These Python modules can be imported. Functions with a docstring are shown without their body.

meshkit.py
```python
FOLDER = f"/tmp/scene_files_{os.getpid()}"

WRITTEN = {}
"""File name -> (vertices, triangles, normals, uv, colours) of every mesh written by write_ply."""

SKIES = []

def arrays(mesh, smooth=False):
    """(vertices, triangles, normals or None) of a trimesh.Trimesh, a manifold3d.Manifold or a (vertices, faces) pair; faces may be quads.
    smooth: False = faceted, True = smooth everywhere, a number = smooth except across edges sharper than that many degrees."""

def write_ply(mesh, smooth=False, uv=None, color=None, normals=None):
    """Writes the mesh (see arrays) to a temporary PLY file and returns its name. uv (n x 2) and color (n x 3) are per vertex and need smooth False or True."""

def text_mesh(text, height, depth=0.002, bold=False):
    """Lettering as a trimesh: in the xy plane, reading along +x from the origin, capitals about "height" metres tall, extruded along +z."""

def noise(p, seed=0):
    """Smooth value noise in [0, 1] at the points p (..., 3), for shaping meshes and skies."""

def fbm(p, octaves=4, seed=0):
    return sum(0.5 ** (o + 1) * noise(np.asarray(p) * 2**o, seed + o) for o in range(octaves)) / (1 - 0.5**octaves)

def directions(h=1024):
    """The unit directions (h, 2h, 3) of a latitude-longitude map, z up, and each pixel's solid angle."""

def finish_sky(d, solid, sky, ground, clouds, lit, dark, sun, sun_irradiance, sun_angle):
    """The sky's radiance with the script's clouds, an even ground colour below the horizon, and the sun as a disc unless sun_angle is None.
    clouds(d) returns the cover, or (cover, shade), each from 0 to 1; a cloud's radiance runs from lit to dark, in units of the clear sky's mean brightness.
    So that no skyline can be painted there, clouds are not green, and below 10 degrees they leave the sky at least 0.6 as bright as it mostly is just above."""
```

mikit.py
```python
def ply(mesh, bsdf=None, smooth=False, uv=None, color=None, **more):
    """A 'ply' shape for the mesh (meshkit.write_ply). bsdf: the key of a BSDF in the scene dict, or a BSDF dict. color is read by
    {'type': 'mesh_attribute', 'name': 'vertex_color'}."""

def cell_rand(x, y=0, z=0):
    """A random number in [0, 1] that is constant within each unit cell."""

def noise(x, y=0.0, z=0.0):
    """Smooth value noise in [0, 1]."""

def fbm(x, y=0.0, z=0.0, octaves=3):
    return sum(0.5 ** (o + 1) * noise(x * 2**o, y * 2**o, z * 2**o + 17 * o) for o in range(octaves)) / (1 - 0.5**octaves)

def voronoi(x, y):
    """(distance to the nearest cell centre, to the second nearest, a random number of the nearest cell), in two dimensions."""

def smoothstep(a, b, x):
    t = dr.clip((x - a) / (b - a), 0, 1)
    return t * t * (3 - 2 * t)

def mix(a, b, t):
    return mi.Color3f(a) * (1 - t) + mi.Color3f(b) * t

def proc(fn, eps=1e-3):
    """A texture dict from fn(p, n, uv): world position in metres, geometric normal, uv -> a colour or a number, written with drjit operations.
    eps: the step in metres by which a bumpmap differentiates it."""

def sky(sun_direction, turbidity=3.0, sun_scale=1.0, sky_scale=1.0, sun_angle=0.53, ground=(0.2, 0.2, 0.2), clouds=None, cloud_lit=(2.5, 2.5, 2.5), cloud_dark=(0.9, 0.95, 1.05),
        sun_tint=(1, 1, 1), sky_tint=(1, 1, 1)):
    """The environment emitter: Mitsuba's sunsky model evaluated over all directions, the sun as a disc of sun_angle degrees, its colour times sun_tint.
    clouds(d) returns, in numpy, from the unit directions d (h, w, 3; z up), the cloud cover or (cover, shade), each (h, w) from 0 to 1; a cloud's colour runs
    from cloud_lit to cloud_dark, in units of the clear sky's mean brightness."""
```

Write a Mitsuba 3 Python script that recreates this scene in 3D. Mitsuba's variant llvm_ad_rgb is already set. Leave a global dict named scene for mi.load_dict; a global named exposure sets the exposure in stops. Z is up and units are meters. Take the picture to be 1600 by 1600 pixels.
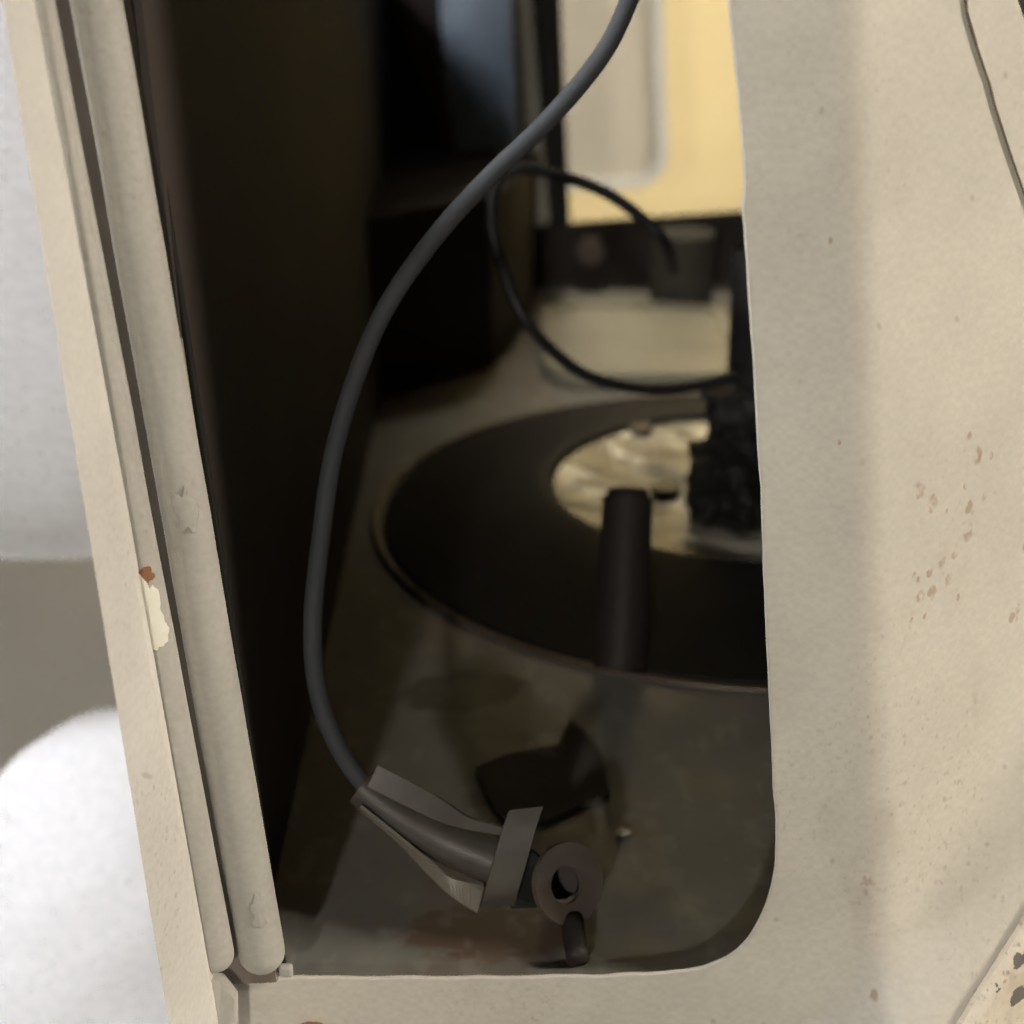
import math, numpy as np, trimesh, mitsuba as mi, mikit, meshkit
from shapely.geometry import Polygon, Point
from shapely import affinity
import drjit as dr
from mikit import noise, fbm, smoothstep, mix, voronoi
T = mi.ScalarTransform4f
rng = np.random.default_rng(7)

# ---------------------------------------------------------------- camera, lamps, exposure
FPX, PITCH = 2800.0, math.radians(22)          # focal length in photo pixels (1600 wide), camera looks 22 degrees down
CAM = np.array([0, -0.35 * math.cos(PITCH), 0.35 * math.sin(PITCH)])
FW = np.array([0, math.cos(PITCH), -math.sin(PITCH)])
UP = np.array([0, math.sin(PITCH), math.cos(PITCH)])
RT = np.array([1.0, 0, 0])
scene = {'type': 'scene'}
labels = {}
scene['camera'] = {'type': 'thinlens', 'fov': math.degrees(2 * math.atan(800 / FPX)), 'fov_axis': 'x',
                   'aperture_radius': 0.0023, 'focus_distance': 0.365, 'near_clip': 0.01, 'far_clip': 30.0,
                   'to_world': T().look_at(origin=CAM.tolist(), target=(CAM + FW).tolist(), up=[0, 0, 1])}
exposure = 1.0


def lamp(key, pos, target, r, power, rgb, label):
    """A round lamp: a metal shade with a glowing disc in it, hanging in the room outside the picture."""
    pos, target = np.array(pos, float), np.array(target, float)
    tw = T().look_at(origin=pos.tolist(), target=target.tolist(), up=[0.01, 0.02, 1])
    d = trimesh.creation.cylinder(r, 0.004, sections=48)
    L = power / (math.pi * r * r)
    scene[key + '__diffuser'] = mikit.ply(d, {'type': 'diffuse', 'reflectance': {'type': 'rgb', 'value': 0.5}}, to_world=tw,
                                          emitter={'type': 'area', 'radiance': {'type': 'rgb', 'value': [L * c for c in rgb]}})
    prof = np.array([[0.001, -0.12], [r * 0.4, -0.115], [r * 1.04, -0.01], [r * 1.1, 0.012], [r * 1.07, 0.012], [r * 1.02, -0.006], [r * 0.38, -0.108], [0.001, -0.112]])
    scene[key + '__shade'] = mikit.ply(trimesh.creation.revolve(prof, sections=48), {'type': 'twosided', 'bsdf': {'type': 'diffuse', 'reflectance': {'type': 'rgb', 'value': 0.3}}}, smooth=30, to_world=tw)
    labels[key] = {'label': label, 'category': 'lamp'}


lamp('standing_lamp', (-0.27, -1.55, 0.36), (0, 0, -0.05), 0.035, 1.5, (1.0, 0.94, 0.83), 'round shaded lamp behind the camera facing the housing')
lamp('unseen_lamp', (2.0, -0.36, 1.0), (0, 0, 0), 0.28, 8.0, (1.0, 0.90, 0.76), 'large round unseen lamp added to the right of the camera')  # added lamp out of view, brightens the panel right of the bend
lamp('unseen_lamp_001', (0.04, 0.95, 0.72), (0.12, 0.95, 0.0), 0.10, 0.72, (1.0, 0.90, 0.70), 'round lamp hanging behind the housing near the yellow wall')
lamp('unseen_lamp_002', (-0.80, -0.10, 0.80), (-0.2, 0.2, 0), 0.20, 2.4, (0.985, 0.985, 1.02), 'large round unseen lamp added to the left of the camera')  # unseen helper lamp for the white masses and the blue panel

# ---------------------------------------------------------------- helpers
def D(px, py, d):
    """The point seen at a photo pixel at the depth d along the camera axis."""
    return CAM + d * (FW + RT * (px - 800) / FPX + UP * (800 - py) / FPX)


def ray(px, py):
    return FW + RT * (px - 800) / FPX + UP * (800 - py) / FPX


def onY(px, py, y=0.0):
    r = ray(px, py)
    return CAM + r * (y - CAM[1]) / r[1]


def onZ(px, py, z):
    r = ray(px, py)
    return CAM + r * (z - CAM[2]) / r[2]


def add(key, mesh, bsdf, smooth=30, **k):
    base, n = key, 0
    while key in scene:
        n += 1
        key = f'{base}_{n:03d}'
    scene[key] = mikit.ply(mesh, bsdf, smooth=smooth, **k)
    return key


def tag(key, label, cat=None, group=None, kind=None):
    labels[key] = {'label': label}
    if cat: labels[key]['category'] = cat
    if group: labels[key]['group'] = group
    if kind: labels[key]['kind'] = kind


def spline(pts, n=12):
    """Catmull-Rom through the points (any dimension)."""
    p = np.asarray(pts, float)
    p = np.vstack([2 * p[0] - p[1], p, 2 * p[-1] - p[-2]])
    out = []
    for i in range(1, len(p) - 2):
        for t in np.arange(n) / n:
            a, b, c, d = p[i - 1:i + 3]
            out.append(0.5 * (2 * b + (c - a) * t + (2 * a - 5 * b + 4 * c - d) * t * t + (3 * b - a - 3 * c + d) * t ** 3))
    return np.vstack([out, p[-2]])


def tube(path, r, n=24, cap='flat', wob=0.0, seed=0):
    path = np.asarray(path, float)
    r = np.broadcast_to(np.asarray(r, float), (len(path),)).copy()
    if cap == 'round':
        def end(p0, p1, rr, s):
            d = (p0 - p1) / np.linalg.norm(p0 - p1)
            ks = np.linspace(0.15, 1, 7)
            return np.array([p0 + d * rr * math.sin(k * math.pi / 2) for k in ks]), np.array([max(rr * math.cos(k * math.pi / 2), rr * 0.01) for k in ks])
        a, ra = end(path[0], path[1], r[0], 0)
        b, rb = end(path[-1], path[-2], r[-1], 1)
        path, r = np.vstack([a[::-1], path, b]), np.concatenate([ra[::-1], r, rb])
    t = np.gradient(path, axis=0)
    t /= np.linalg.norm(t, axis=1, keepdims=True)
    u = np.cross(t[0], [0.3, 0.9, 0.2]); u /= np.linalg.norm(u)
    ang = np.arange(n) / n * 2 * math.pi
    V = []
    for i in range(len(path)):
        u = u - t[i] * (u @ t[i]); u /= np.linalg.norm(u)
        w = np.cross(t[i], u)
        V.append(path[i] + r[i] * (np.cos(ang)[:, None] * u + np.sin(ang)[:, None] * w))
    V = np.vstack(V)
    F = []
    for i in range(len(path) - 1):
        for k in range(n):
            a, b = i * n + k, i * n + (k + 1) % n
            F += [[a, b, b + n], [a, b + n, a + n]]
    V = np.vstack([V, path[0], path[-1]])
    m = (len(path) - 1) * n
    for k in range(n):
        F += [[len(V) - 2, (k + 1) % n, k], [len(V) - 1, m + k, m + (k + 1) % n]]
    if wob:
        q = V * 40
        V = V + wob * (np.stack([meshkit.fbm(q, 2, seed + s) for s in range(3)], -1) - 0.5)
    return trimesh.Trimesh(V, F, process=False)


def box(x0, x1, y0, y1, z0, z1):
    m = trimesh.creation.box((x1 - x0, y1 - y0, z1 - z0))
    m.apply_translation([(x0 + x1) / 2, (y0 + y1) / 2, (z0 + z1) / 2])
    return m


def rbox(sx, sy, sz, r=0.001, M=None):
    """A box with rounded edges, centred, optionally moved by the matrix M."""
    import manifold3d as m3
    s = m3.Manifold.sphere(r, 16)
    c = [s.translate((a * (sx / 2 - r), b * (sy / 2 - r), e * (sz / 2 - r))) for a in (-1, 1) for b in (-1, 1) for e in (-1, 1)]
    h = m3.Manifold.batch_hull(c).to_mesh()
    m = trimesh.Trimesh(h.vert_properties[:, :3], h.tri_verts, process=False)
    if M is not None: m.apply_transform(M)
    return m


def frame(o, x, z):
    """A 4x4 matrix at o with the given x direction, z as close to the given one as can be."""
    x = np.asarray(x, float); x = x / np.linalg.norm(x)
    z = np.asarray(z, float); z = z - x * (z @ x); z /= np.linalg.norm(z)
    M = np.eye(4); M[:3, 0], M[:3, 1], M[:3, 2], M[:3, 3] = x, np.cross(z, x), z, o
    return M


def sheet(poly2, thick, fy, size=0.004):
    """A sheet standing in the x-z plane with outline poly2 [(x, z)], its front face at y = fy(x, z), going back by thick."""
    m = trimesh.creation.extrude_polygon(poly2, thick, engine='earcut')
    v, f = trimesh.remesh.subdivide_to_size(m.vertices, m.faces, size, max_iter=14)
    x, z, y = v[:, 0], v[:, 1], v[:, 2]
    V = np.stack([x, fy(x, z) + y, z], 1)
    m = trimesh.Trimesh(V, f[:, ::-1], process=False)
    m.merge_vertices()
    if m.volume < 0: m.invert()
    return m


def plate(pts, normal, thick, size=None):
    """A flat plate through 3-D points (about coplanar), thick along normal."""
    pts = np.asarray(pts, float); n = np.asarray(normal, float); n /= np.linalg.norm(n)
    k = len(pts)
    V = np.vstack([pts, pts + n * thick])
    u = np.cross(n, [0.31, 0.52, 0.79]); u /= np.linalg.norm(u); w = np.cross(n, u)
    q = np.stack([pts @ u, pts @ w], 1)
    tri = np.array(trimesh.creation.triangulate_polygon(Polygon(q), engine='earcut')[1])
    vv = np.array(trimesh.creation.triangulate_polygon(Polygon(q), engine='earcut')[0])
    idx = np.array([np.argmin(((q - p) ** 2).sum(1)) for p in vv])
    tri = idx[tri]
    F = [*tri.tolist(), *(tri[:, ::-1] + k).tolist()]
    for i in range(k):
        j = (i + 1) % k
        F += [[i, j, j + k], [i, j + k, i + k]]
    m = trimesh.Trimesh(V, F, process=False)
    m.fix_normals()
    return m


# ---------------------------------------------------------------- materials
def mat(key, fn, rough=0.5, spec=0.5, metallic=0.0, bump=None, bscale=1.0, eps=5e-4, **more):
    b = {'type': 'principled', 'base_color': mikit.proc(fn) if callable(fn) else {'type': 'rgb', 'value': list(fn)},
         'roughness': mikit.proc(rough) if callable(rough) else rough, 'specular': spec, 'metallic': metallic, **more}
    if bump is not None:
        b = {'type': 'bumpmap', 'arbitrary': mikit.proc(bump, eps), 'scale': bscale, 'bsdf': b}
    scene[key] = {'type': 'twosided', 'bsdf': b}


def paint(col, grime, k=1.0, lo=0.0):
    def fn(p, n, uv):
        c = mix(col, [v * 0.92 for v in col], smoothstep(0.35, 0.7, fbm(p.x * 40, p.y * 40, p.z * 28, 4)))
        g = fbm(p.x * 900, p.y * 900, p.z * 900, 2)
        c = c * (0.93 + 0.14 * g)
        # little dirt specks, in loose drifts running down the sheet
        drift = smoothstep(0.46, 0.76, fbm(p.x * 34 + 3, p.y * 30, p.z * 15 + 9, 3))
        f1, f2, w = voronoi(p.x * 520, p.z * 330 + p.y * 200)
        speck = smoothstep(0.60, 0.86, fbm(p.x * 1100, p.y * 800, p.z * 620, 3)) * drift
        f3, f4, w2 = voronoi(p.x * 160 + 5, p.z * 120 + p.y * 90)
        spot = smoothstep(0.13, 0.03, f3) * smoothstep(0.94, 0.97, w2)
        smear = smoothstep(0.60, 0.80, fbm(p.x * 120 + 11, p.y * 90, p.z * 42, 3)) * 0.30
        return mix(c, grime, dr.clip(k * (0.50 * speck + 0.5 * spot + smear * drift + 0.10 * drift), 0, 1))
    return fn


def orange_peel(p, n, uv):
    return 0.00006 * fbm(p.x * 900, p.y * 900, p.z * 900, 2) + 0.00013 * fbm(p.x * 60, p.y * 60, p.z * 60, 2)


BEIGE = [0.60, 0.566, 0.492]
base_beige = paint(BEIGE, [0.27, 0.20, 0.14], 0.6)


def beige_fn(p, n, uv):
    c = base_beige(p, n, uv)
    f = fbm(p.x * 800, p.y * 500, p.z * 520, 4)
    for bx_, bz_, br_ in RUSTS:
        q = dr.sqrt(dr.square(p.x - bx_) + dr.square((p.z - bz_) * 0.6)) / br_
        c = mix(c, [0.36, 0.245, 0.165], 0.65 * smoothstep(0.40, 0.85, f * smoothstep(1.3, 0.3, q) * 1.35))
    return c


mat('beige_paint', beige_fn, 0.40, 0.35, bump=orange_peel)
mat('pale_paint', paint([0.625, 0.606, 0.562], [0.25, 0.2, 0.15], 0.7), 0.45, 0.4, bump=orange_peel)
mat('grey_beige_paint', paint([0.40, 0.384, 0.345], [0.17, 0.13, 0.10], 0.7), 0.5, 0.35, bump=lambda p, n, uv: orange_peel(p, n, uv) + 0.00007 * fbm(p.x * 1500, p.y * 1500, p.z * 1500, 2))


CHIPS = []     # bare spots in the paint of the flange: x, z, radius


def chipped(p, n, uv):
    c = paint([0.72, 0.65, 0.53], [0.30, 0.24, 0.17], 1.4)(p, n, uv)
    m = smoothstep(0.655, 0.675, fbm(p.x * 210 + 2, p.y * 150, p.z * 210, 4))
    for bx_, bz_, br_ in CHIPS:
        q = dr.sqrt(dr.square(p.x - bx_) + dr.square((p.z - bz_) * 0.8)) / br_
        m = dr.maximum(m, smoothstep(0.02, -0.02, q - 1.35 + 1.9 * (fbm(p.x * 330 + 7, 3.0, p.z * 330, 3) - 0.35)))
    return mix(c, [0.16, 0.145, 0.125], m)


mat('chipped_paint', chipped, 0.5, 0.35, bump=orange_peel)


def floor_fn(p, n, uv):
    c = mix([0.235, 0.230, 0.212], [0.168, 0.164, 0.150], fbm(p.x * 45, p.y * 30, p.z * 40, 4))
    rust = smoothstep(0.56, 0.76, fbm(p.x * 60 + 4, p.y * 35, 2.0, 3))
    c = mix(c, [0.20, 0.15, 0.12], 0.4 * rust)
    q = dr.sqrt(dr.square((p.x + 0.004) / 0.024) + dr.square((p.y - 0.020) / 0.014))        # the rusty stain behind the sill
    c = mix(c, [0.13, 0.082, 0.058], 0.8 * smoothstep(0.30, 0.62, smoothstep(1.5, 0.2, q) * (0.35 + fbm(p.x * 160, p.y * 300, 4.0, 4))))
    q = dr.sqrt(dr.square((p.x + 0.012 - 0.25 * (p.y - 0.150)) / 0.021) + dr.square((p.y - 0.138) / 0.016))      # a darker patch before the disc
    c = mix(c, [0.045, 0.043, 0.040], 0.8 * smoothstep(0.34, 0.56, smoothstep(1.4, 0.2, q) * (0.4 + fbm(p.x * 150, p.y * 110, 6.0, 4))))
    dust = smoothstep(0.55, 0.8, fbm(p.x * 200, p.y * 120, 5.0, 3))
    return mix(c, [0.36, 0.345, 0.31], 0.25 * dust)


mat('floor_paint', floor_fn, lambda p, n, uv: 0.35 + 0.3 * fbm(p.x * 70, p.y * 70, p.z * 70, 3), 0.5, bump=lambda p, n, uv: 0.0006 * fbm(p.x * 80, p.y * 80, p.z * 80, 3))
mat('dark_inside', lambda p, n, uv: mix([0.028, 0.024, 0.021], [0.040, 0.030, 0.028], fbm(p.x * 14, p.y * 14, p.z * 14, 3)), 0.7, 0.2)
mat('black_metal', lambda p, n, uv: mix([0.008, 0.008, 0.0075], [0.016, 0.015, 0.013], fbm(p.x * 60, p.y * 60, p.z * 60, 3)), 0.6, 0.2)
mat('rubber', lambda p, n, uv: mix([0.055, 0.060, 0.067], [0.076, 0.079, 0.083], fbm(p.x * 150, p.y * 150, p.z * 90, 3)), 0.68, 0.25)
mat('black_wire', [0.015, 0.015, 0.016], 0.45, 0.4)
mat('lug_metal', lambda p, n, uv: mix([0.100, 0.091, 0.079], [0.066, 0.060, 0.052], fbm(p.x * 160, p.y * 160, p.z * 160, 3)), 0.45, 0.5, metallic=0.0)
mat('rusty_metal', lambda p, n, uv: mix([0.115, 0.10, 0.088], [0.085, 0.062, 0.05], smoothstep(0.35, 0.65, fbm(p.x * 90, p.y * 90, p.z * 90, 3))), 0.6, 0.4)
mat('bar_metal', lambda p, n, uv: mix([0.20, 0.17, 0.145], [0.17, 0.115, 0.088], smoothstep(0.42, 0.68, fbm(p.x * 50, p.y * 50, 3.0, 3))), 0.6, 0.3)
mat('gap_brown', lambda p, n, uv: mix([0.26, 0.22, 0.18], [0.15, 0.125, 0.10], fbm(p.x * 120, p.y * 120, p.z * 60, 3)), 0.8, 0.2)  # brown tone darker than the paint around it
mat('rim_metal', lambda p, n, uv: mix([0.14, 0.115, 0.09], [0.07, 0.045, 0.035], fbm(p.x * 50, p.y * 50, p.z * 50, 3)), 0.4, 0.5, metallic=0.3)
mat('pale_metal', lambda p, n, uv: mix([0.62, 0.58, 0.47], [0.38, 0.35, 0.29], smoothstep(0.3, 0.7, fbm(p.x * 60, p.y * 45, p.z * 60, 3))), 0.38, 0.5, metallic=0.3, bump=lambda p, n, uv: 0.0040 * fbm(p.x * 60 + p.y * 25, p.y * 60, p.z * 50, 2))
mat('tray_plastic', lambda p, n, uv: mix([0.50, 0.47, 0.38], [0.36, 0.34, 0.28], fbm(p.x * 30, p.y * 60, p.z * 30, 3)), 0.35, 0.5)
mat('blue_grey_paint', lambda p, n, uv: mix([0.26, 0.32, 0.40], [0.17, 0.22, 0.28], smoothstep(0.3, 0.7, fbm(p.x * 40, p.y * 40, p.z * 30, 4))), 0.55, 0.3)
mat('post_brown', lambda p, n, uv: mix([0.034, 0.026, 0.023], [0.022, 0.017, 0.016], fbm(p.x * 90, p.y * 90, p.z * 60, 3)), 0.6, 0.3)
mat('yellow_wall', lambda p, n, uv: mix([0.80, 0.66, 0.36], [0.74, 0.60, 0.32], fbm(p.x * 7, p.y * 7, p.z * 7, 3)), 0.7, 0.2)
mat('grey_board', lambda p, n, uv: mix([0.56, 0.50, 0.38], [0.50, 0.45, 0.345], fbm(p.x * 12, p.y * 12, p.z * 9, 3)), 0.5, 0.3)
mat('board_edge', [0.62, 0.60, 0.53], 0.3, 0.5)
mat('grey_wall', lambda p, n, uv: mix([0.090, 0.090, 0.088], [0.070, 0.070, 0.069], fbm(p.x * 20, p.y * 20, p.z * 20, 3)), 0.7, 0.2)


def white_fn(p, n, uv):
    c = mix([0.82, 0.82, 0.825], [0.76, 0.765, 0.775], smoothstep(0.3, 0.75, fbm(p.x * 420, p.y * 420, p.z * 420, 3)))
    f1, f2, w = voronoi(p.x * 260 + p.y * 140, p.z * 260)
    return mix(c, [0.45, 0.44, 0.43], smoothstep(0.16, 0.06, f1) * smoothstep(0.84, 0.9, w) * 0.8)


mat('white_grain', white_fn, 0.85, 0.3, bump=lambda p, n, uv: 0.0004 * fbm(p.x * 900, p.y * 900, p.z * 900, 2), eps=2e-4)
mat('concrete', lambda p, n, uv: mix([0.20, 0.19, 0.175], [0.15, 0.143, 0.13], fbm(p.x * 9, p.y * 9, p.z * 9, 4)), 0.8, 0.2)
mat('flake_white', [0.62, 0.58, 0.50], 0.4, 0.5)
mat('bare_metal', lambda p, n, uv: mix([0.15, 0.14, 0.125], [0.10, 0.092, 0.08], fbm(p.x * 300, p.y * 300, p.z * 300, 2)), 0.5, 0.5)
mat('bright_wear', [0.74, 0.72, 0.62], 0.3, 0.5)
mat('rust', [0.23, 0.11, 0.055], 0.7, 0.2)

# ---------------------------------------------------------------- setting: ground, walls
ZF = -0.1120      # inner floor of the housing
GZ = -0.34
add('ground', box(-6, 6, -6, 6, GZ - 0.05, GZ), 'concrete', False); tag('ground', 'grey concrete ground', kind='structure')
add('wall', box(-0.55, 3.0, 1.22, 1.30, GZ, 1.8), 'yellow_wall', False); tag('wall', 'warm yellow wall lit behind the housing', kind='structure')
add('wall_001', box(-3.0, -0.60, 0.62, 0.70, GZ, 1.8), 'grey_wall', False); tag('wall_001', 'plain grey wall left of the housing', kind='structure')

# ---------------------------------------------------------------- the beige housing
H = 'metal_housing'
tag(H, 'beige painted sheet metal housing with a round-cornered opening and dark inside', 'housing')


def F2(px, py, y=0.0):
    p = onY(px, py, y)
    return np.array([p[0], p[2]])


b0, b1 = F2(1338, 0), F2(1384, 1500)
def bend_x(z):
    return b0[0] + (b1[0] - b0[0]) * (z - b0[1]) / (b1[1] - b0[1])


def F2s(px, py):
    y = 0.0
    for _ in range(12):
        p = F2(px, py, y); y = 0.66 * max(p[0] - bend_x(p[1]), 0)
    return p


cor = spline([F2s(1640, 1255), F2s(1560, 1385), F2s(1494, 1490), F2s(1436, 1590), F2s(1390, 1680)], 6)   # the lower right crease


def crease_d(x, z):
    """distance to the crease line, positive below right of it"""
    zz, xx = cor[::-1, 1], cor[::-1, 0]
    return (x - np.interp(z, zz, xx)) * 0.80 - np.where(z > zz[-1], (z - zz[-1]) * 0.6, 0)


def soft(t, w):
    return np.where(t < -w, 0, np.where(t > w, t, (t + w) ** 2 / (4 * w)))


def fy(x, z):
    y = 0.66 * soft(x - bend_x(z), 0.0035)
    c = np.clip((crease_d(x, z) + 0.024) / 0.029, 0, 1)
    y = y - 0.016 * c * c * (3 - 2 * c)
    q = np.stack([x * 22, z * 22, 0 * x], -1)
    return y + 0.0007 * (meshkit.fbm(q, 2, 3) - 0.5)


CHIPS += [(*F2s(1545, 1566), 0.0058), (*F2s(1592, 1508), 0.0034), (*F2s(1590, 1590), 0.0030)]
rg = np.random.default_rng(21)
RUSTS = [(*F2s(1355, 1382), 0.0022), (*F2s(1362, 1545), 0.0014), (*F2s(1298, 375), 0.0007), (*F2s(1312, 690), 0.0006)]
for a, b, sa, sb, n_ in ((1475, 835, 22, 45, 9), (1520, 750, 18, 50, 7), (1590, 960, 12, 60, 5), (1440, 930, 25, 60, 6)):
    RUSTS += [(*F2s(min(a + sa * rg.standard_normal(), 1604), b + sb * rg.standard_normal()), float(rg.uniform(0.0006, 0.0019))) for _ in range(n_)]



open_edge = spline([F2(1085, -1400), F2(1125, -260), F2(1143, 0), F2(1158, 150), F2(1168, 290), F2(1165, 332), F2(1175, 470), F2(1189, 700), F2(1200, 950), F2(1210, 1180), F2(1216, 1330),
                    F2(1203, 1410), F2(1165, 1478), F2(1105, 1512), F2(1040, 1522), F2(960, 1527), F2(800, 1531), F2(600, 1531), F2(470, 1530), F2(380, 1531), F2(352, 1534)], 8)
j = meshkit.fbm(np.stack([open_edge[:, 0] * 160, open_edge[:, 1] * 160, 0 * open_edge[:, 0]], -1), 3, 5) - 0.5
low = open_edge[:, 1] < F2(900, 1500)[1]
open_edge[:, 1] += np.where(low, j * 0.0010, 0)
open_edge[:, 0] += np.where(~low, j * 0.0006, 0)
lip = [F2(355, 1545), F2(371, 1566), F2(371, 1640), F2(371, 1900)]
seam = [F2s(1508, -60), F2s(1513, 15), F2s(1530, 75), F2s(1548, 128), F2s(1556, 160), F2s(1580, 235), F2s(1606, 310), F2s(1680, 540)]
pr = [tuple(p) for p in open_edge] + [tuple(p) for p in lip] + [tuple(F2(3000, 1900)), tuple(F2(3000, 540)), tuple(seam[-1] + [0.006, 0])] + \
     [tuple(p + [0.006, 0]) for p in seam[-2::-1]] + [tuple(seam[0] + [0.006, 0.05]), tuple(F2(1480, -1400))]
top_z = open_edge[0, 1]
add(H + '__front_panel', sheet(Polygon(pr).buffer(0), 0.0014, fy, 0.0032), 'beige_paint', 35)
edge3 = np.array([[p[0], fy(np.array([p[0]]), np.array([p[1]]))[0] + 0.0006, p[1]] for p in open_edge])
add(H + '__opening_edge', tube(edge3, 0.0006, 10), 'beige_paint', True)
# head of the opening, above the picture, and the right-hand panel past the seam
add(H + '__head_panel', box(-0.11, F2(1480, -1400)[0], 0.0002, 0.0016, top_z, 0.30), 'beige_paint', False)
sp = [tuple(p) for p in seam] + [tuple(F2s(1800, 540)), tuple(F2s(1680, 300)), tuple(F2s(1606, 60)), tuple(F2s(1586, 0)), tuple(F2s(1570, -60))]
add(H + '__seam_panel', sheet(Polygon(sp).buffer(0.0003), 0.0010, lambda x, z: fy(x, z) - 0.0012, 0.004), 'beige_paint', 35)
sg = np.array([[q[0] - 0.0004, fy(np.array([q[0]]), np.array([q[1]]))[0] - 0.0002, q[1]] for q in spline(seam, 6)])
add(H + '__seam_shadow', tube(sg, 0.0004, 10), 'gap_brown', True)  # dark strip in place of the shadow beside the raised panel edge
labels[H + '__seam_panel'] = {'label': 'narrow overlapping panel past the dark seam at upper right'}
fl = [tuple(p + [0.0003, 0]) for p in cor] + [tuple(F2s(1800, 1690)), tuple(F2s(1800, 1330))]
add(H + '__lower_flange', sheet(Polygon(fl).buffer(0), 0.0022, lambda x, z: fy(x, z) - 0.0022 - 0.0018 * np.clip((crease_d(x, z)) / 0.003, 0, 1), 0.003), 'chipped_paint', 35)
labels[H + '__lower_flange'] = {'label': 'paler flange with chipped paint at the lower right'}
# inside of the box
WL = -0.0655     # left inner wall
BY = 0.60        # back wall
bk = lambda px, py: onY(px, py, BY)
fm = trimesh.creation.extrude_polygon(Polygon([(-0.075, 0.002), (0.060, 0.002), (0.066, 0.004), (0.30, 0.160), (0.30, BY), (-0.075, BY)]), 0.002, engine='earcut')
fm.apply_translation([0, 0, ZF - 0.002])
add(H + '__floor', fm, 'floor_paint', False)
rw = trimesh.creation.extrude_polygon(Polygon([(0.084, 0.0185), (0.30, 0.161), (0.30, BY), (0.3015, BY), (0.3015, 0.160), (0.084, 0.0165)]), 0.30 - ZF, engine='earcut')
rw.apply_translation([0, 0, ZF + 0.0003])
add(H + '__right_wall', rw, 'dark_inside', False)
add(H + '__added_roof', box(-0.09, 0.30, 0.004, BY + 0.004, 0.30, 0.302), 'dark_inside', False)  # invented top out of view, closes the box against light from above
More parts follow.
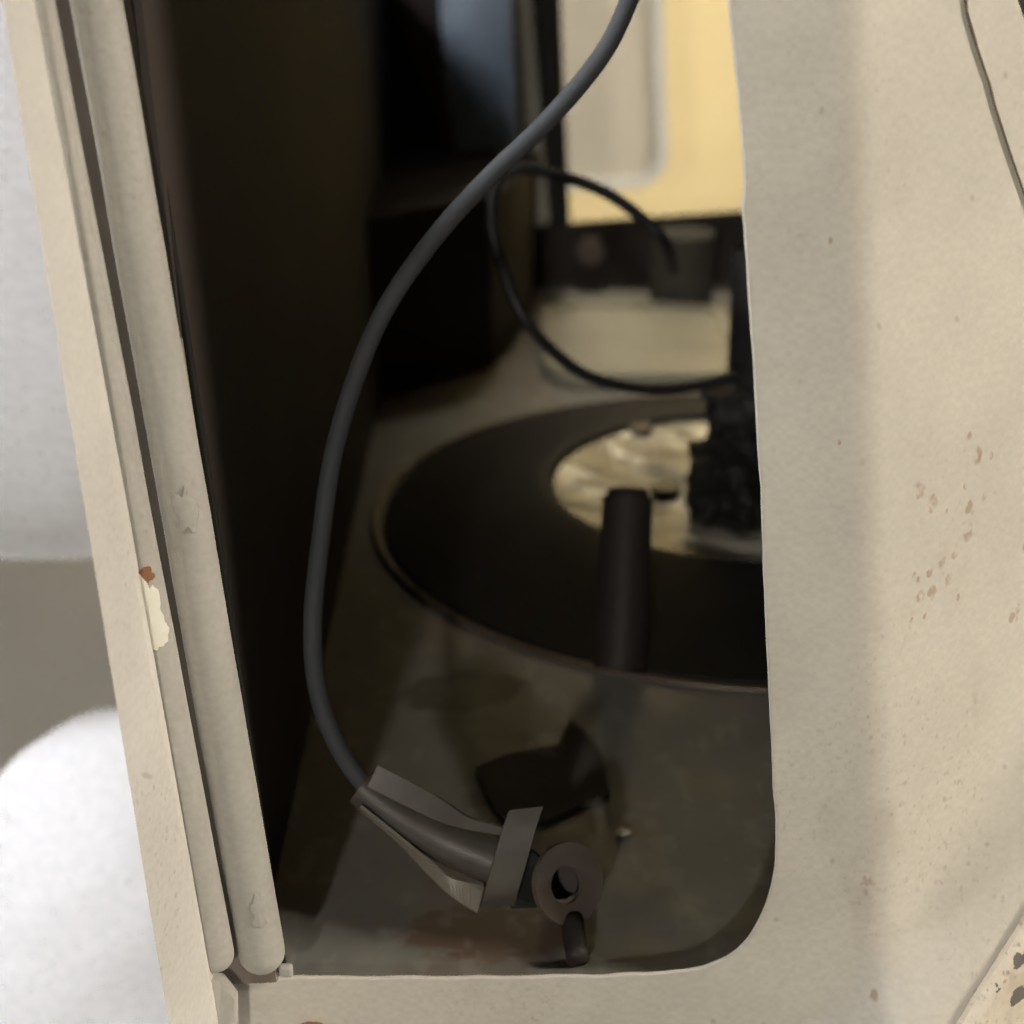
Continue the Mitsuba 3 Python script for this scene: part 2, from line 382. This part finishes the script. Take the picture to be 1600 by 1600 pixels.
# left wall follows the leaning frame
wt, wb = D(206, -260, 0.30), D(438, 1560, 0.392)
def lwall(y, z):
    t = (z - ZF) / (0.30 - ZF)
    return [(wb[0] - 0.006) * (1 - t) + (wt[0] - 0.010) * t, y, z]
lw = plate([lwall(y, z) for y, z in ((0.002, ZF), (BY, ZF), (BY, 0.043), (0.57, 0.043), (0.03, 0.100), (0.03, 0.285), (0.57, 0.285), (0.57, 0.075), (BY, 0.075), (BY, 0.30), (0.002, 0.30))], [-1, 0, 0.1], 0.0015)  # the cut-out is an unseen side window, added to admit the left lamp
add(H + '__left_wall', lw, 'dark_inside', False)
# back wall with its window
wx0, wz0 = bk(872, 300)[0], bk(1000, 341)[2]
wl0 = Polygon([(-0.12, ZF), (0.30, ZF), (0.30, 0.30), (-0.12, 0.30)])
hole = Polygon([tuple(bk(858, -30)[[0, 2]]), tuple(bk(884, 349)[[0, 2]]), tuple(bk(1165, 330)[[0, 2]]), tuple(bk(1300, 320)[[0, 2]]), tuple(bk(1300, -1500)[[0, 2]]), tuple(bk(800, -1500)[[0, 2]])]).intersection(Polygon([(-0.1, ZF + 0.01), (0.27, ZF + 0.01), (0.27, 0.285), (-0.1, 0.285)]))
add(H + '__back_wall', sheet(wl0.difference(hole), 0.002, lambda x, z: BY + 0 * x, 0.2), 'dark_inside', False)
def strip(a, b, w, y, t, key, m):
    """an upright bar between two pixels on the plane y, w wide, t deep"""
    pa, pb = onY(*a, y), onY(*b, y)
    L = np.linalg.norm(pb - pa)
    return add(key, rbox(L, t, w, min(w, t) * 0.22, frame((pa + pb) / 2, pb - pa, [1, 0, 0])), m, 30)
strip((838, -300), (868, 349), 0.0150, 0.585, 0.012, H + '__window_bar', 'black_metal')
strip((792, -300), (846, 350), 0.0085, 0.572, 0.006, H + '__window_trim', 'grey_beige_paint')
# blue-grey upright panel left of the window
pb_ = [onY(668, -300, 0.575), onY(784, -300, 0.545), onY(800, 60, 0.545), onY(812, 330, 0.545), onY(720, 345, 0.57), onY(696, 150, 0.575)]
add(H + '__blue_panel', plate(pb_, [0.6, 0.8, 0], 0.002), 'blue_grey_paint', False)
labels[H + '__blue_panel'] = {'label': 'blue grey upright panel left of the rear window'}
for q in ((922, 388, 0.0075),):
    c = bk(q[0], q[1]); add(H + '__bolt', trimesh.creation.cylinder(q[2], 0.01, sections=6, transform=trimesh.transformations.translation_matrix(c + [0, -0.004, 0]) @ trimesh.transformations.rotation_matrix(math.pi / 2, [1, 0, 0])), 'rim_metal', 30)

# the plug at the bottom edge of the front panel
pc = F2(490, 1633)
cyl = lambda r, h, c: trimesh.creation.cylinder(r, h, sections=48, transform=trimesh.transformations.translation_matrix(c) @ trimesh.transformations.rotation_matrix(math.pi / 2, [1, 0, 0]))
add(H + '__plug_ring', cyl(0.0064, 0.0012, [pc[0], -0.0003, pc[1]]), 'rust', 30)
add(H + '__plug', cyl(0.0057, 0.0030, [pc[0], -0.0008, pc[1]]), 'chipped_paint', 30)

# ---------------------------------------------------------------- the leaning frame with its two beads
FR = H + '__door_frame'
r3a, r3b = D(147, -260, 0.302), D(408, 1484, 0.386)
ra = D(112, -260, 0.302)
def line(a, b, n=60):
    t = np.linspace(0, 1, n)[:, None]
    return a * (1 - t) + b * t
bead3 = line(D(116, -200, 0.305), D(408, 1486, 0.386))
R3 = 0.00480
add(FR + '__bead', tube(bead3, np.linspace(0.00445, 0.0050, 60), 40, 'round', 0.0004, 3), 'grey_beige_paint', True)
bead2 = line(D(16, -200, 0.2985), D(337, 1490, 0.380))
add(FR + '__bead', tube(bead2, np.linspace(0.0033, 0.0039, 60), 40, 'round', 0.0004, 8), 'grey_beige_paint', True)
# backing web behind the beads and the thin gasket beside the inner one
web = plate([D(166, -260, 0.3085), D(432, 1535, 0.3895), D(318, 1540, 0.3875), D(10, -260, 0.3065)], [0, 1, -0.2], 0.002)
add(FR + '__web', web, 'gap_brown', False)
add(FR + '__gasket', tube(line(D(168, -260, 0.311), D(441, 1516, 0.391)), 0.0011, 10), 'black_metal', True)
# front flange: a long folded strip that comes nearer to the camera
fa0, fa1, fb0, fb1 = D(-40, -260, 0.276), D(-7, -260, 0.285), D(292, 1780, 0.366), D(372, 1780, 0.392)
def flange_mesh():
    n, k = 120, 14
    V = []
    for i in range(n + 1):
        t = i / n
        a, b = fa0 * (1 - t) + fb0 * t, fa1 * (1 - t) + fb1 * t
        w = np.linalg.norm(b - a)
        ax = (b - a) / w; dn = np.array([0, 0.93, -0.37])
        prof = [(-0.0005, 0.004), (-0.0006, 0.0015), (0, 0.0004), (0.0006, 0)] + [(0.0006 + (w - 0.0016) * s, 0.0002 * math.sin(3 * s)) for s in np.linspace(0.1, 1, 7)] + [(w - 0.0004, 0.0006), (w, 0.0016), (w, 0.006)]
        V += [a + ax * x + dn * y for x, y in prof]
    V = np.array(V); q = V * 60
    V[:, 1] += 0.0005 * (meshkit.fbm(q, 2, 4) - 0.5)
    Fc = []
    for i in range(n):
        for c in range(k - 1):
            a = i * k + c
            Fc += [[a, a + 1, a + k + 1], [a, a + k + 1, a + k]]
        a = i * k                      # closed at the back
        Fc += [[a, a + k, a + 2 * k - 1], [a, a + 2 * k - 1, a + k - 1]]
    return trimesh.Trimesh(V, Fc, process=False)
add(FR + '__flange', flange_mesh(), 'pale_paint', 40)
# the stub of the frame under the outer bead
stub = plate([D(318, 1528, 0.377), D(345, 1535, 0.379), D(366, 1562, 0.380), D(371, 1800, 0.392), D(330, 1800, 0.390)], [0, 1, -0.3], 0.005)
add(FR + '__stub', stub, 'grey_beige_paint', False)
# latch lug at the foot of the inner bead
add(FR + '__foot', rbox(0.0030, 0.0020, 0.0030, 0.0008, trimesh.transformations.translation_matrix(D(447, 1516, 0.3865))), 'grey_beige_paint', 30)


def bead_patch(line_, r, t0, t1, a0, a1, seed, lift=0.00055):
    """an irregular blister of paint standing proud of a bead"""
    p0, p1 = line_[0], line_[-1]
    ax = (p1 - p0) / np.linalg.norm(p1 - p0)
    to = CAM - (p0 + p1) / 2; to -= ax * (to @ ax); to /= np.linalg.norm(to)
    si = np.cross(ax, to)
    n = 36
    ang = np.arange(n) / n * 2 * math.pi
    rg = np.random.default_rng(seed)
    rad = 1 + 0.18 * np.sin(ang * 2 + seed) + 0.16 * np.sin(ang * 5 + 2 * seed) + 0.06 * rg.standard_normal(n)
    rings = [(0, lift), (0.5, lift), (0.9, lift), (1.0, 0.6 * lift), (1.02, -0.0003)]
    V, Fc = [], []
    for s, l in rings:
        for k in range(n):
            tt = (t0 + t1) / 2 + (t1 - t0) / 2 * s * rad[k] * math.sin(ang[k])
            aa = (a0 + a1) / 2 + (a1 - a0) / 2 * s * rad[k] * math.cos(ang[k])
            V.append(p0 * (1 - tt) + p1 * tt + (r + l) * (math.cos(aa) * to + math.sin(aa) * si))
    for i in range(len(rings) - 1):
        for k in range(n):
            a, b = i * n + k, i * n + (k + 1) % n
            Fc += [[a, b, b + n], [a, b + n, a + n]]
    return trimesh.Trimesh(V, Fc, process=False)


for t0, t1, a0, a1, s in ((0.505, 0.548, -0.35, 0.45, 2), (0.925, 0.957, -0.2, 0.5, 5)):
    add(FR + '__paint_blister', bead_patch(bead3, 0.00485, t0, t1, -a1, -a0, s), 'grey_beige_paint', 40)
# bright worn spot with rust on the outer bead
add(FR + '__worn_spot', bead_patch(bead2, 0.00385, 0.592, 0.656, -0.75, 0.85, 4, 0.0003), 'bright_wear', 40)
labels[FR + '__worn_spot'] = {'label': 'bright bare worn spot on the outer bead'}
add(FR + '__rust_spot', bead_patch(bead2, 0.00375, 0.580, 0.597, -0.5, 0.6, 6, 0.0003), 'rust', 40)
labels[FR + '__rust_spot'] = {'label': 'orange rust spot above the bright worn spot'}

# ---------------------------------------------------------------- thick grey cable with its crimped terminal
tag('cable', 'thick dark grey cable curving down inside the opening to a crimped ring terminal', 'cable')
cp = [(1030, -110, .408), (992, -20, .411), (945, 80, .411), (862, 182, .412), (760, 282, .412), (672, 380, .411), (602, 482, .411), (556, 590, .411), (520, 715, .411), (500, 850, .411),
      (489, 980, .411), (497, 1080, .411), (528, 1165, .411), (574, 1232, .411), (610, 1262, .411)]
cpath = spline([D(*c) for c in cp], 14)
add('cable__sheath', tube(cpath, 0.00218, 24, 'round', 0.0003, 2), 'rubber', True)
LG = 'cable__terminal'
# rolled sleeve: an open curl of sheet metal round the end of the cable
sl = spline([D(566, 1228, 0.4110), D(620, 1268, 0.4100), D(690, 1308, 0.4080), D(750, 1334, 0.4070), D(800, 1352, 0.4060)], 10)
def curl(path, r0, r1, a0, a1, th=0.0007, n=26):
    t = np.gradient(path, axis=0); t /= np.linalg.norm(t, axis=1, keepdims=True)
    V, Fc = [], []
    m = len(path)
    for i in range(m):
        s = i / (m - 1)
        to = CAM - path[i]; to -= t[i] * (to @ t[i]); to /= np.linalg.norm(to)
        si = np.cross(to, t[i])              # upward across the sleeve
        r = r0 + (r1 - r0) * s
        for rr in (r, r - th):
            for k in range(n):
                a = a0 + (a1 - a0) * k / (n - 1)
                V.append(path[i] + rr * (math.cos(a) * to + math.sin(a) * si))
    for i in range(m - 1):
        for k in range(n - 1):
            a = i * 2 * n + k
            Fc += [[a, a + 1, a + 2 * n + 1], [a, a + 2 * n + 1, a + 2 * n]]
            b = a + n
            Fc += [[b, b + 2 * n + 1, b + 1], [b, b + 2 * n, b + 2 * n + 1]]
        for k in (0, n - 1):
            a = i * 2 * n + k
            Fc += [[a, a + n, a + 3 * n], [a, a + 3 * n, a + 2 * n]]
    for i in (0, m - 1):
        for k in range(n - 1):
            a = i * 2 * n + k
            Fc += [[a, a + 1, a + n + 1], [a, a + n + 1, a + n]]
    msh = trimesh.Trimesh(V, Fc, process=False); msh.fix_normals(); return msh
add(LG + '__sleeve', curl(sl, 0.0046, 0.0060, -2.6, 1.15), 'lug_metal', 40)
# upper wing of the crimp: a strip rising behind the sleeve
def ribbon(edge_a, edge_b, th):
    a, b = np.asarray(edge_a), np.asarray(edge_b)
    n = len(a); nn = np.cross(np.gradient(a, axis=0), b - a); nn /= np.linalg.norm(nn, axis=1, keepdims=True)
    V = np.vstack([a, b, a + nn * th, b + nn * th])
    Fc = []
    for i in range(n - 1):
        A, B, C, E = i, n + i, 2 * n + i, 3 * n + i
        for p, q in ((A, B), (B, E), (E, C), (C, A)):
            Fc += [[p, q, q + 1], [p, q + 1, p + 1]]
    for i in (0, n - 1):
        Fc += [[i, n + i, 3 * n + i], [i, 3 * n + i, 2 * n + i]]
    m = trimesh.Trimesh(V, Fc, process=False); m.fix_normals(); return m
ua = spline([D(590, 1196, 0.4035), D(640, 1222, 0.4025), D(690, 1250, 0.4015), D(728, 1276, 0.4005), D(765, 1288, 0.3995), D(800, 1298, 0.3985)], 8)
ub = spline([D(574, 1229, .4040), D(625, 1255, .4035), D(680, 1281, .4030), D(724, 1295, .4020), D(765, 1302, .4005), D(800, 1308, .3990)], 8)
add(LG + '__upper_wing', ribbon(ua, ub, 0.0008), 'lug_metal', 30)
la = spline([D(562, 1262, 0.4050), D(625, 1312, 0.4040), D(672, 1350, 0.4020), D(705, 1372, 0.4010), D(756, 1384, 0.4010)], 8)
lb = spline([D(562, 1267, 0.4090), D(620, 1316, 0.4080), D(668, 1366, 0.4050), D(708, 1403, 0.4010), D(746, 1425, 0.3970)], 8)
add(LG + '__lower_wing', ribbon(la, lb, 0.0008), 'flake_white', 30)
labels[LG + '__lower_wing'] = {'label': 'lower wing of the crimp, its caught light painted in as a paler tone'}
scene[LG + '__lower_wing']['bsdf'] = {'type': 'ref', 'id': 'lug_lit'}
mat('lug_lit', lambda p, n, uv: mix([0.21, 0.192, 0.163], [0.17, 0.152, 0.13], fbm(p.x * 60, p.y * 60, p.z * 60, 2)), 0.45, 0.5)  # paler copy of the lug metal, caught light put into the colour
# cross tab that grips the terminal
tb = spline([D(802, 1266, 0.4000), D(790, 1300, 0.3990), D(777, 1345, 0.3990), D(763, 1392, 0.4010), D(757, 1415, 0.4050)], 8)
tb2 = tb + (np.array([0.0066, 0.001, 0.0003]))
add(LG + '__tab', ribbon(tb - np.array([0.001, 0, 0]), tb2, 0.0011), 'lug_metal', 30)
ta = [D(775, 1300, 0.4050), D(815, 1318, 0.4050), D(850, 1345, 0.4050), D(850, 1418, 0.4090), D(800, 1420, 0.4090), D(755, 1385, 0.4080)]
add(LG + '__tongue', plate(ta, [0.1, 0.9, -0.1], 0.0012), 'black_metal', False)
# ring
ring2 = Point(0, 0).buffer(0.0092, 24).difference(affinity.translate(Point(0, 0).buffer(0.0043, 16), -0.0008, 0))
rm = trimesh.creation.extrude_polygon(ring2, 0.0016, engine='earcut')
rc = D(884, 1380, 0.4050)
rm.apply_transform(frame(rc, [0.80, 0.60, 0.0], [0.34, -0.82, 0.42]) )
add(LG + '__ring', rm, 'rusty_metal', 30)
add(LG + '__bolt', tube(line(D(876, 1378, 0.4115), D(880, 1376, 0.4200), 4), 0.0040, 24), 'post_brown', 30)
add(LG + '__bracket', tube(line(D(893, 1436, 0.4040), D(903, 1500, 0.3960), 6), 0.0026, 16), 'post_brown', True)

# thin dark plate standing in for the cast shadow of the tab
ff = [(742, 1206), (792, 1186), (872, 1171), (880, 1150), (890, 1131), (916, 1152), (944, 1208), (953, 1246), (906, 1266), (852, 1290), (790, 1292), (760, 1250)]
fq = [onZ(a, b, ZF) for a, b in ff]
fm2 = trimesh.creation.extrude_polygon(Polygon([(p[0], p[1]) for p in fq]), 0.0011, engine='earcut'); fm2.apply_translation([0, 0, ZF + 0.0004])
mat('tab_shadow_dark', lambda p, n, uv: mix([0.085, 0.081, 0.077], [0.12, 0.113, 0.105], fbm(p.x * 120, p.y * 120, 1.0, 3)), 0.8, 0.2)
add('tab_shadow', fm2, 'tab_shadow_dark', False)
tag('tab_shadow', 'dark angular plate on the floor standing in for the shadow of the terminal tab', 'rubber flap')

# paint flakes on the floor
def flake(px, py, s, seed):
    rg = np.random.default_rng(seed); a = np.arange(7) / 7 * 2 * math.pi
    o = onZ(px, py, ZF + 0.0004)
    pts = [[o[0] + s * math.cos(t) * rg.uniform(.6, 1.2), o[1] + s * .8 * math.sin(t) * rg.uniform(.6, 1.2), o[2] + 0.0009 * rg.uniform(0, 1)] for t in a]
    return plate(pts, [0, 0, 1], 0.0006)
add('paint_flake', flake(972, 1304, 0.0024, 1), 'flake_white', False); tag('paint_flake', 'tiny pale paint flake on the floor right of the ring terminal', 'paint flake')

# ---------------------------------------------------------------- black blower cone with its pale plate
BL = 'blower'
tag(BL, 'large round black cone on the inner floor, pale metal plate in its open top', 'blower')
cx, cyy = onZ(1176, 808, ZF)[0], onZ(1176, 808, ZF)[1]
mv = lambda m, z=0.0: m.apply_translation([cx, cyy, ZF + z])
prof = np.array([[0.1300, 0.0002], [0.1295, 0.003], [0.122, 0.0062], [0.110, 0.0125], [0.095, 0.0200], [0.083, 0.0245], [0.0765, 0.0262], [0.0735, 0.0264], [0.0712, 0.0252], [0.0700, 0.0200], [0.0700, 0.0180]])
prof *= [1.02, 0.56]
add(BL + '__cone', mv(trimesh.creation.revolve(prof, sections=160)), 'black_metal', 40)
tor = lambda R, r: trimesh.creation.torus(R, r, major_sections=160, minor_sections=14)
add(BL + '__rim', mv(tor(0.1355, 0.0012), 0.0008), 'rim_metal', True)
add(BL + '__plate', mv(trimesh.creation.revolve(np.array([[0.0001, 0.0140], [0.022, 0.0138], [0.030, 0.0112], [0.045, 0.0095], [0.060, 0.0102], [0.0715, 0.0122]]), sections=120)), 'pale_metal', 40)
# black toothed hub and its shaft
hub = D(1196, 760, 0.625)
n = 9
teeth = []
for k in range(n * 5):
    r = 0.0275 * (1.0 if k % 5 in (0, 1) else 0.87) * (1 + 0.045 * rng.standard_normal())
    a = (k + 0.3 * rng.random()) / (n * 5) * 2 * math.pi
    teeth.append((r * math.cos(a), r * math.sin(a)))
hz = ZF + 0.0105
def ragged(poly, h, o, seed):
    m = trimesh.creation.extrude_polygon(poly, h, engine='earcut')
    v, f = trimesh.remesh.subdivide_to_size(m.vertices, m.faces, 0.004, max_iter=12)
    m = trimesh.Trimesh(v, f, process=False); m.merge_vertices(); v = m.vertices
    d = np.stack([meshkit.fbm(v * 130 + 9 * k, 3, seed + k) - 0.5 for k in range(3)], -1)
    m.vertices = v + 0.011 * d * [1, 1, 0.6] + o
    return m
add(BL + '__toothed_hub', ragged(Polygon(teeth), 0.022, [hub[0], cyy - 0.018, hz], 3), 'black_metal', 25)
add(BL + '__toothed_hub', ragged(affinity.rotate(affinity.scale(Polygon(teeth), 0.84, 0.84), 13), 0.022, [hub[0] + 0.001, cyy - 0.014, hz + 0.021], 8), 'black_metal', 25)
add(BL + '__shaft', tube(line(np.array([hub[0] - 0.001, cyy + 0.004, hz + 0.02]), np.array([hub[0] - 0.001, cyy + 0.004, D(1170, 372, 0.63)[2]]), 4), 0.012, 24), 'black_metal', True)
for ax_, ay_, rr in ((1000, 676, 0.005), (1040, 772, 0.0052)):
    o = onZ(ax_, ay_, ZF + 0.011)
    add(BL + '__bolt', trimesh.creation.cylinder(rr, 0.004, sections=6, transform=trimesh.transformations.translation_matrix([o[0], o[1], ZF + 0.0120])), 'rim_metal', 30)
# short brown post in front
pb0, pt0 = D(968, 1046, 0.531), D(981, 778, 0.537)
add(BL + '__post', tube(line(pb0, pt0, 10), np.linspace(0.0078, 0.0076, 10), 28), 'post_brown', 40)
add(BL + '__post_cap', tube(line(pt0, D(981.5, 768, 0.5374), 3), 0.0064, 12), 'post_brown', 40)

# ---------------------------------------------------------------- pale tray behind, black wire loop, grey canister
tag('tray', 'pale round-cornered tray on the floor at the back, below the rear window', 'tray')
tx0, tx1 = onZ(850, 560, ZF)[0], onZ(1152, 560, ZF)[0]
ty0, ty1 = onZ(1000, 606, ZF)[1], onZ(1000, 492, ZF)[1]
P0 = Polygon([(tx0, ty0), (tx1, ty0), (tx1, ty1), (tx0, ty1)]).buffer(-0.022).buffer(0.022, 16)
m = trimesh.creation.extrude_polygon(P0, 0.004, engine='earcut'); m.apply_translation([0, 0, ZF + 0.0005])
add('tray__base', m, 'tray_plastic', 30)
m = trimesh.creation.extrude_polygon(P0.buffer(0.0005).difference(P0.buffer(-0.004)), 0.006, engine='earcut'); m.apply_translation([0, 0, ZF + 0.0008])
add('tray__lip', m, 'tray_plastic', 30)
tag('wire', 'thin black wire bent in a wide loop behind the thick cable', 'wire')
wp = [(1148, 588, .585), (1080, 604, .58), (1000, 607, .575), (920, 588, .57), (860, 545, .565), (815, 490, .56), (786, 420, .56), (768, 350, .56), (776, 285, .56), (812, 263, .56), (880, 276, .565), (950, 303, .57), (1008, 345, .575), (1040, 380, .58), (1052, 420, .60)]
add('wire__sheath', tube(spline([D(*w) for w in wp], 10), 0.0019, 16, 'round'), 'black_wire', True)
tag('canister', 'dim grey upright cylinder standing at the back below the rear window', 'canister')
can_b = onZ(1062, 470, ZF)
mat('canister_grey', [0.075, 0.072, 0.064], 0.9, 0.1)
add('canister__body', tube(line(np.array([can_b[0], 0.56, ZF]), np.array([can_b[0], 0.56, bk(1062, 336)[2]]), 4), 0.0160, 32), 'canister_grey', 30)

# dark box added in the back left corner, keeping rear light off the floor
fp = [onZ(470, 655, ZF), onZ(640, 606, ZF), onZ(770, 574, ZF), onZ(800, 545, ZF), onZ(836, 478, ZF), onZ(640, 478, ZF), onZ(545, 478, ZF)]
PBX = Polygon([(p[0], p[1]) for p in fp]).buffer(-0.008).buffer(0.008, 8)
bm = trimesh.creation.extrude_polygon(PBX, onY(700, 322, 0.46)[2] - ZF, engine='earcut'); bm.apply_translation([0, 0, ZF + 0.0004])
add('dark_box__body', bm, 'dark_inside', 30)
lm_ = trimesh.creation.extrude_polygon(PBX.buffer(0.0015, 8), 0.006, engine='earcut'); lm_.apply_translation([0, 0, onY(700, 322, 0.46)[2] + 0.0004])
add('dark_box__lid', lm_, 'dark_inside', 30)
tag('dark_box', 'dark brown box added in the rear left corner of the housing to shade the floor, behind the thick cable', 'box')

# ---------------------------------------------------------------- beyond the rear window: a grey board
tag('board', 'pale grey round-cornered board standing between the rear window and the yellow wall', 'board')
yb = 0.86
c4 = [onY(700, -700, yb)[[0, 2]], onY(1018, -700, yb)[[0, 2]], onY(1036, 100, yb)[[0, 2]], onY(1044, 288, yb)[[0, 2]], onY(760, 300, yb)[[0, 2]]]
PB = Polygon([tuple(c) for c in c4]).buffer(-0.022).buffer(0.022, 16)
add('board__face', sheet(PB, 0.012, lambda x, z: yb + 0 * x, 0.2), 'grey_board', False)
m = sheet(PB.buffer(0.001).difference(PB.buffer(-0.006)), 0.016, lambda x, z: yb - 0.004 + 0 * x, 0.2)
add('board__edge', m, 'board_edge', False)
pbz = PB.bounds
add('board__leg', box(pbz[0] + 0.03, pbz[0] + 0.045, yb + 0.002, yb + 0.011, GZ, pbz[1] + 0.02), 'board_edge', False)

# ---------------------------------------------------------------- the white grainy masses on the left
def lump(cx_, cy_, cz_, sx, sy, sz, e, seed, amp):
    s = trimesh.creation.icosphere(5)
    v = s.vertices
    v = np.sign(v) * np.abs(v) ** e
    v = v / (np.abs(v) ** (2 / e)).sum(1, keepdims=True) ** (e / 2)
    v = v * [sx, sy, sz]
    q = v * 26
    nrm = v / np.linalg.norm(v, axis=1, keepdims=True)
    v = v + nrm * amp * (meshkit.fbm(q, 4, seed)[:, None] - 0.5)
    return trimesh.Trimesh(v + [cx_, cy_, cz_], s.faces, process=False)
yw = 0.22
e0 = onY(60, 884, yw); e1 = onY(110, 1140, yw)
add('white_block', lump(e0[0] - 0.04, 0.28, e0[2] + 0.386, 0.13, 0.06, 0.40, 0.42, 3, 0.0025), 'white_grain', True)
tag('white_block', 'upper white grainy block with sparkling specks left of the frame, above the grey gap', 'block')
add('white_mound', lump(onY(200, 1140, 0.26)[0], 0.26, onY(200, 1130, 0.26)[2] - 0.20, 0.105, 0.10, 0.20, 1.0, 9, 0.008), 'white_grain', True)
tag('white_mound', 'lower white grainy mound left of the frame, rounded top under the grey gap', 'mound')
